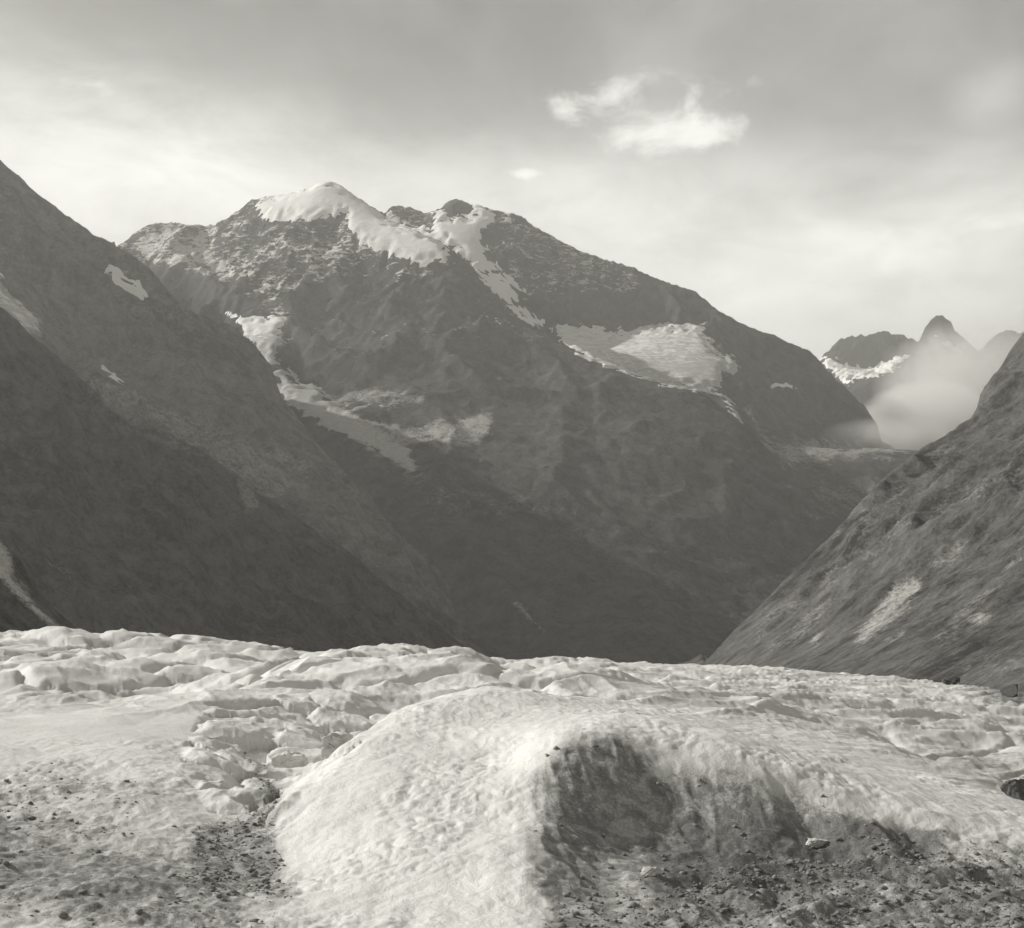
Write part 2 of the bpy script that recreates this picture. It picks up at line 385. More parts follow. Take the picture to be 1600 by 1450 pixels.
# ---- main massif
front_ridge = L((60, 470, 5900), (120, 430, 6000), (180, 387, 6000), (215, 362, 6000), (240, 350, 6000), (275, 347, 6000), (300, 352, 6000), (335, 353, 5980), (345, 345, 5960),
                (365, 335, 5930), (385, 318, 5900), (395, 309, 5880), (440, 308, 5860), (470, 298, 5850), (500, 288, 5850), (518, 284, 5850))
snow_arete = L((518, 284, 5850), (545, 301, 5800), (575, 326, 5700), (600, 345, 5620), (650, 362, 5500), (698, 384, 5400), (735, 420, 5300), (760, 450, 5250),
               (800, 490, 5150), (850, 519, 5050), (900, 544, 4950), (960, 574, 4850), (1030, 598, 4750), (1100, 614, 4650), (1125, 640, 4600), (1165, 666, 4500))
back_ridge = L((500, 350, 6600), (560, 325, 6550), (590, 321, 6520), (600, 334, 6500), (612, 322, 6500), (640, 323, 6500), (665, 333, 6480), (690, 325, 6460), (702, 314, 6450), (715, 309, 6450),
               (738, 320, 6430), (760, 325, 6420), (800, 332, 6400), (820, 339, 6390), (835, 352, 6380), (870, 372, 6360), (905, 390, 6340), (950, 406, 6300),
               (975, 413, 6280), (1010, 427, 6260), (1050, 444, 6240), (1085, 454, 6220), (1110, 476, 6200), (1130, 489, 6180), (1180, 514, 6150),
               (1240, 538, 6120), (1272, 554, 6100), (1290, 578, 6050), (1320, 604, 6000), (1350, 634, 5950), (1370, 662, 5900))
ridge_tail = L((1370, 662, 5900), (1385, 700, 5800), (1400, 745, 5700), (1430, 860, 5600))
hidden_gully = L((560, 360, 6150), (640, 375, 6000), (705, 398, 5800), (745, 440, 5580), (800, 505, 5420), (850, 531, 5280), (900, 557, 5180), (960, 588, 5070), (1030, 611, 4960),
                 (1090, 622, 4880), (1120, 628, 4850), (1170, 668, 4650), (1215, 720, 4450))
wall_foot = L((800, 455, 5850), (840, 495, 5850), (870, 512, 5880), (930, 512, 5900), (1000, 512, 5900), (1060, 511, 5850), (1110, 518, 5780), (1150, 560, 5600), (1160, 590, 5400), (1180, 640, 5100))
right_flank = L((1220, 600, 5700), (1230, 676, 5250))
shelf = L((1225, 712, 4750), (1290, 704, 4900), (1360, 700, 5000), (1430, 703, 5000), (1520, 712, 4950), (1640, 760, 4900))
shelf_back = L((1260, 712, 5250), (1340, 712, 5400), (1430, 735, 5450), (1560, 760, 5400))
bench = L((1200, 750, 4500), (1300, 755, 4550), (1400, 755, 4600), (1550, 780, 4600))
low_r = L((1150, 850, 3800), (1250, 850, 3900), (1400, 860, 4000))
cirque = L((355, 492, 5100), (390, 495, 5050), (445, 500, 5000))
wall2 = L((200, 470, 5350), (280, 478, 5300), (330, 485, 5200))
tongue = L((395, 540, 4800), (430, 600, 4500), (470, 645, 4250), (560, 700, 3950), (650, 742, 3750), (730, 800, 3550), (800, 905, 3250), (850, 990, 3060))
tongue_side = L((460, 540, 4800), (500, 605, 4550), (560, 622, 4420), (650, 628, 4350), (720, 650, 4250), (770, 652, 4220), (780, 690, 4080))
bowl = L((540, 665, 4150), (640, 690, 4050), (700, 705, 3950))
face1 = L((480, 430, 5250), (600, 440, 5150), (700, 450, 5050), (800, 545, 4850))
face2 = L((850, 640, 4400), (950, 660, 4350), (1050, 680, 4250), (1120, 720, 4200))
face3 = L((760, 760, 3750), (900, 760, 3800), (1000, 770, 3850), (1100, 790, 3900))
face4 = L((860, 880, 3350), (950, 880, 3400), (1050, 890, 3450), (1150, 930, 3500))
knoll = L((880, 975, 3080), (950, 958, 3080), (1010, 962, 3080), (1060, 990, 3060))
foot = L((200, 1052, 2900), (500, 1052, 2900), (800, 1052, 2900), (1100, 1052, 2900), (1400, 1052, 2950))
back1 = [(x, y + 900, z - 800) for x, y, z in front_ridge[::3]] + [(x, y + 900, z - 900) for x, y, z in back_ridge[::4]]
back2 = [(x, y + 1900, z - 1700) for x, y, z in back1 if z > 900]

snow_peak = [(397, 330), (400, 308), (440, 303), (518, 276), (560, 300), (592, 322), (606, 342), (650, 357), (690, 372), (702, 382), (704, 404), (690, 414), (664, 416), (640, 412), (612, 404),
             (606, 392), (588, 395), (560, 380), (540, 362), (534, 338), (510, 344), (480, 350), (450, 345), (425, 348)]
snow_bowl = [(600, 335), (612, 328), (640, 352), (672, 358), (672, 330), (693, 330), (700, 338), (735, 338), (742, 316), (775, 320), (770, 345), (757, 375), (760, 395), (785, 425), (745, 428), (712, 392), (680, 374), (640, 358), (604, 346)]
snow_notch = [(783, 333), (802, 328), (803, 360), (782, 350)]
couloir = [(742, 420), (780, 424), (820, 452), (822, 470), (800, 475), (775, 462), (758, 448)]
couloir2 = [(792, 474), (815, 480), (850, 508), (845, 520), (815, 506)]
hang = [(862, 516), (880, 510), (930, 513), (975, 515), (1010, 510), (1060, 509), (1103, 509), (1108, 525), (1120, 545), (1150, 560), (1163, 585), (1135, 583), (1130, 610), (1165, 664), (1150, 655), (1120, 616),
        (1060, 608), (1020, 598), (960, 580), (900, 556), (876, 532)]
cirque_snow = [(356, 490), (380, 497), (400, 495), (440, 492), (446, 520), (440, 560), (426, 580), (400, 548), (375, 512)]
tongue_snow = [(410, 555), (442, 565), (470, 598), (500, 605), (520, 628), (560, 632), (600, 636), (560, 640), (500, 636), (540, 655), (580, 680), (560, 690), (500, 665), (450, 640), (425, 590)]
spot = [(776, 500), (786, 503), (790, 514), (780, 514)]
spot_r = [(1203, 602), (1215, 598), (1238, 600), (1240, 608), (1226, 616), (1222, 609), (1208, 609)]
streak1 = [(398, 460), (420, 442), (424, 446), (404, 462)]
stream_snow = [(763, 898), (770, 900), (786, 920), (784, 926), (772, 915)]
def d_hang(px, py): return .15 + sstep(px, 900, 1060) * .35 + .25 * sstep(py, 530, 590)
def d_peak(px, py): return .35 * sstep(py, 330, 400)
def d_cir(px, py): return sstep(py, 510, 545) * 1.0
front_c = front_ridge[:2] + crag(front_ridge[2:13], 2.4, 7, 3) + front_ridge[13:]; back_c = crag(back_ridge, 2.6, 7, 4); arete_c = snow_arete[:6] + crag(snow_arete[6:], 2.2, 8, 5)
main, main_g = build_mountain('mountain', 'massive grey rock mountain in the centre crowned by a snow summit', 
    [front_ridge, snow_arete, back_ridge, ridge_tail, hidden_gully, wall_foot, right_flank, shelf, shelf_back, bench, low_r, cirque, wall2, tongue, tongue_side, bowl, face1, face2, face3, face4, knoll, foot, back1, back2],
    (-4300, 3300, 2700, 9300), 10.0, M_rock, 72, 430, name_key='main', limit=front_c[2:] + [q for q in back_c if q[0] > back_ridge[2][0]] + L((1378, 690, 5600), (1400, 699, 5000), (1440, 703, 5000), (1520, 712, 5000), (1700, 760, 5000)), seed=2, ero=4, ridgelines=[front_c, arete_c, back_c, shelf], ridge_damp=330,
    scree=[([(425, 600), (480, 640), (560, 690), (650, 740), (640, 700), (580, 660), (540, 640), (480, 610)], .95, 8),
           ([(500, 650), (560, 662), (640, 668), (700, 655), (765, 645), (770, 680), (740, 695), (690, 690), (640, 690), (640, 720), (665, 745), (600, 715), (550, 690)], .62, 11),
           ([(552, 604), (600, 606), (640, 612), (668, 630), (620, 638), (580, 632), (540, 636), (500, 632)], .5, 11),
           ([(1190, 690), (1290, 690), (1400, 690), (1430, 705), (1380, 715), (1300, 722), (1230, 730)], .55, 14),
           ([(600, 720), (700, 760), (830, 790), (900, 800), (760, 800), (700, 810), (640, 760)], .3, 22),
           ([(800, 940), (850, 990), (856, 990), (806, 938)], .6, 5),
           ([(1270, 745), (1400, 750), (1370, 790), (1310, 800), (1270, 830)], .3, 22),
           ([(1160, 640), (1200, 700), (1210, 700), (1172, 640)], .5, 6)],
    dust=[([(185, 385), (240, 350), (340, 350), (345, 400), (420, 430), (400, 445), (300, 430), (250, 420)], .92, 18),
          ([(330, 350), (395, 312), (400, 345), (540, 340), (620, 405), (700, 415), (640, 440), (560, 430), (470, 450), (440, 560), (425, 490), (390, 450), (330, 430)], .68, 24),
          ([(770, 330), (850, 350), (1000, 430), (1000, 460), (900, 460), (850, 480), (780, 430), (760, 380)], .62, 14),
          ([(600, 322), (690, 330), (680, 360), (600, 345)], .5, 8),
          ([(440, 440), (820, 430), (900, 560), (700, 560), (480, 560)], .22, 40)],
    snows=[('snowfield', 'snow cap of the highest summit', snow_peak, 11, M_snow, (5150, 6100), d_peak),
           ('snowfield', 'snow basin below the rear crest', snow_bowl, 12, M_snow, (5780, 6560), None),
           ('snowfield', None, snow_notch, 7, M_snow, (5900, 6560), None),
           ('snow_gully', None, couloir, 12, M_snow, (5250, 6100), None),
           ('snow_gully', None, couloir2, 11, M_snow, (5170, 6000), None),
           ('hanging_glacier', 'crevassed glacier on a shelf below the right crest', hang, 16, M_glac, (4610, 6060), d_hang),
           ('hanging_glacier', 'small glacier tongue below the left crest', cirque_snow, 12, M_glac, (4300, 5300), d_cir),
           ('snow_patch', None, tongue_snow, 12, M_glac, (3800, 4900), lambda a, b: 1.0 + 0 * a),
           ('snow_patch', None, spot, 10, M_snow, (4300, 5300), None), ('snow_patch', None, spot_r, 12, M_snow, (5000, 6000), None),
           ('snow_patch', None, streak1, 10, M_snow, (4700, 5600), None), ('snow_patch', None, stream_snow, 8, M_glac, (2900, 3700), None)])

# ---- left middle mountain
l2_ridge = L((-700, 60, 3500), (-400, 120, 3600), (-200, 130, 3700), (-80, 190, 3850), (0, 250, 3950), (50, 294, 4050), (100, 334, 4150), (150, 368, 4300), (187, 388, 4450), (212, 402, 4430), (240, 425, 4400), (262, 455, 4360), (290, 480, 4300), (325, 496, 4230),
             (360, 507, 4150), (388, 530, 4100), (425, 574, 4000), (438, 617, 3920), (464, 652, 3850), (500, 697, 3740), (523, 722, 3660))
l2_tail = L((523, 722, 3660), (600, 800, 3400), (700, 920, 3150), (780, 1040, 2950))
l2_band = L((-300, 380, 2950), (-100, 460, 3000), (0, 470, 3150), (60, 522, 3150), (110, 566, 3150), (200, 610, 3100), (280, 655, 3050), (380, 725, 2980), (430, 760, 2940), (500, 800, 2880), (600, 900, 2800), (680, 1020, 2750))
l2_band2 = L((150, 540, 3500), (250, 600, 3450), (350, 660, 3380), (450, 715, 3300), (500, 745, 3230))
l2_c = crag(l2_ridge, 1.6, 9, 6)
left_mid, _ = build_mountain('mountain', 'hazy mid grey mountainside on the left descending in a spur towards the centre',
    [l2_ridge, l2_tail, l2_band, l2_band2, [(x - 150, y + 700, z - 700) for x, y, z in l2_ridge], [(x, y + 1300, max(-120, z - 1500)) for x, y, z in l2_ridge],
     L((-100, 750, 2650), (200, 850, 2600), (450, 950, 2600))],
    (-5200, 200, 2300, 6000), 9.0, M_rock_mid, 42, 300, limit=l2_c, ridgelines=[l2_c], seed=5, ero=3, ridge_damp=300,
    scree=[([(-20, 430), (10, 450), (62, 500), (64, 522), (30, 515), (-10, 490)], .85, 8),
           ([(100, 555), (160, 590), (220, 610), (330, 660), (480, 720), (500, 745), (420, 790), (300, 700), (200, 650), (150, 620)], .36, 16),
           ([(400, 702), (490, 722), (490, 765), (400, 775), (370, 740)], .36, 12), ([(180, 465), (320, 485), (300, 500), (180, 490)], .3, 14),
           ([(0, 300), (60, 330), (60, 420), (0, 430)], .16, 30)],
    dust=[([(150, 400), (230, 420), (240, 440), (170, 440)], .5, 14)],
    snows=[('snow_patch', 'long white snow patch high on the slope', [(160, 424), (172, 416), (190, 430), (214, 440), (220, 454), (231, 464), (226, 472), (212, 466), (196, 452), (164, 436)], 19, M_snow, (3300, 4500), None),
           ('snow_patch', None, [(160, 578), (172, 581), (196, 602), (186, 600)], 8, M_snow, (2900, 3800), None),
           ('snow_patch', 'grey snow strip beside the dark near slope', [(-30, 425), (4, 432), (12, 462), (40, 484), (60, 505), (60, 520), (34, 508), (-20, 470)], 10, M_glac, (2900, 3600), lambda a, b: .5 + 0 * a)])

# ---- near dark slope on the left
l1_ridge = L((-900, 330, 2000), (-500, 330, 2150), (-250, 345, 2230), (-100, 405, 2280), (0, 478, 2300), (30, 500, 2320), (60, 533, 2340), (100, 565, 2350), (125, 590, 2370), (175, 643, 2400), (225, 666, 2420), (270, 679, 2430), (320, 708, 2450),
             (370, 738, 2470), (390, 762, 2470), (430, 786, 2480), (500, 828, 2500), (555, 870, 2520), (640, 940, 2550), (720, 1005, 2600))
l1_c = crag(l1_ridge, 3.0, 9, 7)
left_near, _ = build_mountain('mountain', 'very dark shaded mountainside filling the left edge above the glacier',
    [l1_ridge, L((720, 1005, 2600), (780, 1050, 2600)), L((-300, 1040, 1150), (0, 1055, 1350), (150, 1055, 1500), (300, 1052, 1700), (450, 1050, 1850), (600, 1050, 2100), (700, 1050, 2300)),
     L((-300, 700, 1650), (0, 760, 1850), (150, 800, 1950), (300, 870, 2050), (450, 930, 2150)), L((-700, 1040, 1100), (-1100, 1040, 1200)),
     [(x - 100, y + 450, max(z - 450, -90)) for x, y, z in l1_ridge]],
    (-3400, 200, 950, 3600), 6.5, M_rock_left, 30, 200, limit=l1_c, ridgelines=[l1_c], seed=9, ero=3, ridge_damp=180, dense_step=60, coarse=30,
    scree=[([(110, 560), (180, 640), (270, 676), (330, 710), (300, 720), (200, 670), (130, 610)], .35, 8),
           ([(370, 738), (400, 770), (405, 795), (385, 800), (375, 770)], .6, 7), ([(60, 870), (110, 890), (112, 900), (70, 885)], .5, 6),
           ([(470, 800), (560, 870), (550, 872), (470, 815)], .4, 6), ([(640, 930), (720, 960), (700, 970), (650, 950)], .35, 8)])
# ---- little rock spur close to the glacier on the left
l0_ridge = L((-500, 560, 660), (-260, 690, 670), (-80, 780, 690), (-10, 832, 700), (10, 865, 705), (22, 900, 712), (38, 925, 720), (62, 952, 735), (85, 975, 745), (100, 990, 755), (125, 1020, 770))
left_spur, _ = build_mountain('rock_spur', 'small pale edged rock spur at the left edge just above the ice',
    [l0_ridge, L((-700, 1070, 450), (-300, 1070, 480), (0, 1080, 520), (90, 1080, 600)), [(x, y + 160, max(z - 160, -60)) for x, y, z in l0_ridge]],
    (-760, -120, 380, 1100), 2.2, M_cliff, 9, 60, seed=12, ero=2, ridge_damp=25, dense_step=20, coarse=10, skirt=-80.0, ek=.01,
    scree=[([(-10, 830), (10, 855), (24, 900), (66, 950), (104, 985), (100, 992), (60, 965), (15, 925), (-10, 900)], .75, 8)])

# ---- right slope
r1_ridge = L((1620, 490, 2380), (1600, 520, 2360), (1580, 545, 2340), (1558, 578, 2320), (1532, 612, 2300), (1526, 640, 2260), (1516, 655, 2220), (1480, 677, 2150), (1430, 707, 2080), (1385, 742, 2000), (1340, 790, 1900), (1290, 848, 1790), (1220, 912, 1680), (1160, 973, 1590),
             (1100, 1036, 1520))
wr = [[(190, 250, -38), (190, 450, -32), (200, 700, -38), (205, 1000, -42), (220, 1300, -45), (236, 1500, -42)],
      [(380, 350, 90), (400, 600, 105), (420, 850, 115), (440, 1100, 120), (430, 1400, 112)],
      [(650, 500, 300), (680, 800, 320), (700, 1100, 330), (700, 1500, 318), (690, 1800, 290)],
      [(1000, 600, 560), (1050, 1000, 610), (1080, 1400, 620), (1060, 1800, 600)],
      [(1400, 500, 700), (1500, 1200, 820), (1500, 1900, 850), (1400, 2300, 830)],
      [(1150, 2700, 300), (1600, 2700, 300)], [(600, 2350, 60), (500, 2050, -30), (420, 1800, -70)]]
r1b = [r1_ridge[0], (1150, 2400, 780)]
r1_c = crag(r1_ridge, 1.8, 8, 8)
right_slope, _ = build_mountain('mountain', 'sunlit streaked grassy valley slope rising to the right edge',
    [r1_ridge, r1b] + wr, (60, 2300, 120, 3000), 5.0, M_slope, 22, 150, limit=r1_c, seed=15, ero=4, ridge_damp=130, dense_step=60, coarse=26, skirt=-90.0,
    aniso=(.6, -.1), lock=.9, ridgelines=[r1_c],
    scree=[([(1350, 960), (1395, 918), (1430, 905), (1440, 925), (1410, 955), (1350, 1010), (1330, 1005)], .6, 12), ([(1440, 880), (1500, 840), (1520, 850), (1470, 890)], .35, 14), ([(1200, 1010), (1300, 930), (1320, 935), (1240, 1010)], .35, 12), ([(1560, 880), (1600, 850), (1600, 880), (1570, 900)], .35, 12), ([(1450, 1000), (1560, 900), (1570, 910), (1480, 1005)], .3, 12), ([(1260, 990), (1285, 985), (1275, 1010)], .6, 9),
           ([(1380, 1000), (1410, 990), (1400, 1010)], .6, 8), ([(1515, 960), (1552, 955), (1548, 978), (1520, 975)], .5, 8),
           ([(1300, 830), (1480, 690), (1500, 700), (1330, 850)], .22, 20), ([(1160, 985), (1320, 860), (1500, 760), (1600, 720), (1600, 745), (1480, 800), (1330, 890), (1180, 1010)], .24, 16),
           ([(1480, 1020), (1600, 1000), (1600, 1060), (1400, 1045)], .22, 20)])
# ---- far peaks
f_ridge = L((1180, 640, 10000), (1240, 600, 10000), (1283, 560, 10000), (1300, 542, 10000), (1312, 527, 10000), (1335, 525, 10000), (1352, 524, 10000), (1365, 519, 10000), (1382, 514, 10000), (1398, 523, 10000), (1412, 523, 10000), (1425, 529, 10000), (1433, 538, 10000),
            (1446, 514, 9900), (1456, 500, 9900), (1470, 491, 9900), (1480, 498, 9900), (1486, 504, 9900), (1496, 520, 9900), (1512, 533, 9900), (1530, 548, 9900))
f_ridge2 = L((1530, 550, 10800), (1545, 532, 10900), (1575, 515, 11000), (1600, 520, 11000), (1680, 480, 11000), (1800, 520, 11000))
f_spur = L((1428, 560, 9600), (1400, 585, 9300), (1345, 600, 9100), (1330, 625, 8900), (1370, 720, 8500))
f_c = crag(f_ridge, 4.2, 5, 9, 1.0); f2_c = crag(f_ridge2, 3.5, 7, 10)
far, _ = build_mountain('mountain', 'distant jagged rock peaks with a pointed summit at the head of the valley',
    [f_ridge, f_ridge2, f_spur, L((1285, 566, 9800), (1310, 574, 9750), (1345, 577, 9700), (1390, 566, 9700), (1420, 556, 9700)),
     L((1250, 640, 9200), (1320, 608, 9250)), L((1460, 590, 9300), (1500, 600, 9300), (1560, 620, 9400), (1620, 640, 9400)),
     L((1200, 780, 8100), (1400, 780, 8100), (1600, 780, 8100), (1800, 780, 8300)),
     [(x, y + 900, z - 900) for x, y, z in f_ridge]],
    (1500, 6800, 7600, 12600), 11, M_far, 95, 330, jag=1.0, limit=f_c + f2_c[1:], seed=21, ero=2, ridge_damp=260, dense_step=90, coarse=50, ridgelines=[f_c, f2_c, f_spur], lock=.95,
    snows=[('snowfield', 'bright snow band under the far rocky crest', [(1277, 560), (1296, 558), (1312, 566), (1330, 574), (1350, 576), (1372, 570), (1395, 562), (1420, 552), (1412, 566), (1395, 582), (1370, 588), (1340, 592), (1322, 604), (1300, 585)], 26, M_snow, (8800, 10000), None),
           ('snowfield', 'snow streak below the pointed summit', [(1458, 526), (1470, 528), (1486, 540), (1508, 552), (1500, 556), (1480, 546), (1462, 536)], 24, M_snow, (9000, 9950), None)])

# ------------------------------------------------------------------ valley floor
fm = rock_material('valley_gravel', .08, .16, sc0=3)
me = bpy.data.meshes.new('valley_floor'); g = 13800
me.from_pydata([(-g, -g, -100), (g, -g, -100), (g, g, -100), (-g, g, -100)], [], [(0, 1, 2, 3)]); me.materials.append(fm)
vf = bpy.data.objects.new('valley_floor', me); COL.objects.link(vf)
tag(vf, 'gravel floor of the valley under the mountains', 'ground', kind='structure')

# ------------------------------------------------------------------ glacier
CAMH = 5.0
ctl = []
def C(*a): ctl.extend(a)
sky_l = [(-150, 978, 95), (-60, 972, 95), (0, 974, 95), (60, 980, 95), (100, 985, 95), (160, 987, 95), (205, 990, 95), (232, 1001, 96), (250, 993, 93), (272, 986, 92), (320, 995, 92), (362, 984, 92), (400, 992, 93), (430, 998, 95),
         (470, 1012, 97), (500, 1018, 100), (560, 1015, 105), (600, 1021, 107), (640, 1027, 110), (680, 1029, 114), (720, 1038, 120), (800, 1039, 140), (900, 1043, 170),
         (1000, 1042, 190), (1100, 1043, 200), (1250, 1050, 190), (1430, 1065, 170), (1520, 1077, 150), (1600, 1090, 135), (1700, 1100, 120)]
C(*sky_l)
C(*[(px, py + (36 if px < 800 else 14), d * 1.28) for px, py, d in sky_l[::2]])
C(*[(px, py + (70 if px < 800 else 22), d * 2.0) for px, py, d in sky_l[::3]])
# rolling left middle ground
C((-100, 1040, 70), (0, 1035, 72), (90, 1035, 74), (180, 1050, 72), (190, 1058, 66), (240, 1040, 72), (330, 1030, 75), (340, 1058, 62), (420, 1020, 80), (450, 1050, 62), (560, 1045, 75), (520, 1080, 50), (600, 1085, 50), (640, 1070, 56), (700, 1060, 68), (740, 1052, 80),
  (60, 1060, 62), (0, 1062, 60), (100, 1078, 60), (210, 1092, 58), (0, 1096, 57))
# broad snow slope on the left
C((-150, 1086, 47), (0, 1088, 48), (120, 1089, 48), (230, 1090, 48), (300, 1090, 47), (350, 1105, 44), (0, 1150, 35), (120, 1150, 35), (230, 1155, 35), (0, 1250, 26.5), (120, 1250, 26.5), (220, 1255, 26.5), (0, 1357, 21), (120, 1360, 21), (230, 1365, 21),
  (-150, 1250, 26), (-150, 1400, 19), (0, 1450, 17.5), (150, 1450, 17.6), (300, 1460, 17.8), (350, 1140, 40), (300, 1200, 31), (300, 1290, 25.5))
# channel
C((400, 1130, 42), (400, 1200, 34), (430, 1245, 31), (460, 1228, 35), (390, 1300, 26), (380, 1370, 22.5), (400, 1450, 19), (520, 1200, 38), (560, 1150, 44), (600, 1120, 50))
# big mound: left outline, top, flank
C((440, 1345, 23.5), (452, 1300, 25), (474, 1238, 27.3), (510, 1192, 29.5), (550, 1158, 31.3), (600, 1116, 34), (650, 1094, 36), (700, 1078, 38), (760, 1072, 41), (820, 1078, 42), (900, 1090, 40),
  (520, 1290, 24.6), (600, 1215, 27), (620, 1300, 23.7), (690, 1150, 31), (700, 1220, 26.6), (720, 1310, 23.2), (770, 1130, 32.5), (780, 1200, 27.8), (780, 1290, 23.9), (600, 1440, 19), (740, 1440, 18.8), (500, 1400, 20.8))
# nose crest and wall crest
C((825, 1440, 18.9), (828, 1370, 20.8), (830, 1310, 22.7), (838, 1245, 24.8), (850, 1185, 26.4), (872, 1148, 27.2), (925, 1140, 27.5), (965, 1155, 27.4), (1000, 1170, 27.3), (1050, 1182, 27.3), (1100, 1178, 27.4), (1150, 1188, 27.3), (1185, 1206, 27.1), (1220, 1203, 27.2),
  (1260, 1218, 27.1), (1330, 1238, 26.8), (1400, 1254, 26.7), (1480, 1274, 26.5), (1600, 1296, 26.3))
# foot of the wall and the basin
C((925, 1405, 21.0), (935, 1355, 22.9), (955, 1326, 24.6), (995, 1318, 25.1), (1050, 1316, 25.4), (1130, 1314, 25.6), (1180, 1316, 25.6), (1250, 1316, 25.7), (1340, 1320, 25.5), (1420, 1324, 25.4), (1500, 1330, 25.2), (1620, 1335, 25),
  (1000, 1350, 23), (1150, 1350, 23.2), (1300, 1355, 23.3), (1450, 1360, 23.3), (1600, 1370, 23), (950, 1450, 19), (1100, 1450, 19.1), (1300, 1450, 19.3), (1500, 1450, 19.4), (1700, 1450, 19.4))
# plateau on the right
C((1000, 1110, 40), (950, 1100, 42), (1080, 1130, 37), (1000, 1080, 60), (1100, 1090, 58), (1200, 1100, 56), (1200, 1140, 40), (1120, 1150, 34), (1300, 1150, 42), (1300, 1200, 33), (1400, 1165, 44), (1400, 1220, 32), (1500, 1200, 40), (1500, 1245, 31.5), (1600, 1245, 38), (1600, 1275, 30.5),
  (1440, 1190, 52), (1540, 1225, 47), (1600, 1255, 45), (1450, 1150, 60), (1560, 1160, 62), (1500, 1125, 72), (1450, 1100, 95), (1300, 1100, 75), (1600, 1130, 78), (1280, 1075, 110), (1100, 1060, 110), (900, 1060, 100), (850, 1070, 60), (1700, 1200, 60))
cu = np.array([(px - 800) * KPX for px, py, d in ctl]); cd = np.array([d for *_, d in ctl]); cz = np.array([(HOR - py) * KPX * d for px, py, d in ctl])
res = (cz + CAMH) / cd
pts = list(zip(cu * 1.6, np.log(cd))); vals = list(res)
for u_ in np.linspace(-1.6, 1.6, 9): pts += [(u_ * 1.6, math.log(2)), (u_ * 1.6, math.log(9)), (u_ * 1.6, math.log(700))]; vals += [0, .04, -.02]
for d_ in (14, 25, 45, 90, 180, 350): pts += [(-1.3 * 1.6, math.log(d_)), (1.3 * 1.6, math.log(d_))]; vals += [.01, .0]
th = np.concatenate([np.linspace(-math.pi, -.62, 90, endpoint=False), np.linspace(-.62, .62, 1330), np.linspace(.62, math.pi, 91)[1:]])
rr = np.concatenate([np.exp(np.linspace(math.log(.6), math.log(15), 60, endpoint=False)), np.exp(np.linspace(math.log(15), math.log(60), 640, endpoint=False)), np.exp(np.linspace(math.log(60), math.log(320), 300, endpoint=False)), np.exp(np.linspace(math.log(320), math.log(1100), 30))])
TH, RR = np.meshgrid(th, rr)
GX, GY = RR * np.sin(TH), RR * np.cos(TH)
gu = np.clip(np.tan(np.clip(TH, -1.1, 1.1)), -1.6, 1.6)
gd = np.maximum(GY, RR * .45)
ug = np.linspace(-1.6, 1.6, 420); lg = np.linspace(math.log(.6), math.log(1100), 460)
UG, LG = np.meshgrid(ug * 1.6, lg)
RG = blur(rbf(pts, vals, UG, LG, reg=2e-4), 1.0)
r_ = bilerp(RG, (gu + 1.6) / (3.2) * 419, (np.log(gd) - lg[0]) / (lg[-1] - lg[0]) * 459)
r_ *= sstep(np.cos(TH), .25, .62)
Z = -CAMH + r_ * gd
# the glacier drops away to the valley floor beyond its far edge
Z -= sstep(RR, 230, 1000) * 95 + sstep(np.abs(GX) - .2 * GY, 60, 380) * 40 * sstep(RR, 60, 300)
cellsz = np.maximum(RR * np.gradient(th)[None, :], RR * .002)
gpx = 800 + GX / np.maximum(GY, 1e-3) / KPX; gpy = HOR - Z / np.maximum(GY, 1e-3) / KPX
front = GY > 1
def octave(wl, amp, kind='b', sx=1.0, sy=1.0, ang=0.0, off=0.0):
    c_, s_ = math.cos(ang), math.sin(ang)
    x = (GX * c_ + GY * s_) / wl * sx + off; y = (-GX * s_ + GY * c_) / wl * sy - off * .7
    n = perlin(x, y)
    if kind == 'b': n = np.abs(n) * 1.6 - .5          # cups and rounded bosses with creases between
    if kind == 'r': n = (1 - np.abs(n) * 1.8); n = n * np.abs(n) - .4
    return amp * n * sstep(wl / np.maximum(sx, sy) / cellsz, 1.6, 4.0)
far_m = sstep(RR, 34, 60)
right = sstep(gpx, 850, 1150)
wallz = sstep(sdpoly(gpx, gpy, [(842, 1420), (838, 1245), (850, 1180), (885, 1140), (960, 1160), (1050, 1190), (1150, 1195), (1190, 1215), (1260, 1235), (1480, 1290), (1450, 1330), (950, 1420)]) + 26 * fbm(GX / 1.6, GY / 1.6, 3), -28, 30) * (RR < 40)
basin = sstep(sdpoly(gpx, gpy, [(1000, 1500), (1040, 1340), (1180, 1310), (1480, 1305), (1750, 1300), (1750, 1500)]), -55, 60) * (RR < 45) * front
leftlow = sstep(sdpoly(gpx, gpy, [(-400, 1200), (0, 1200), (180, 1215), (300, 1290), (420, 1260), (440, 1330), (460, 1500), (-400, 1500)]) + 60 * fbm(GX / 3, GY / 3, 4), -90, 120) * (RR < 45) * front
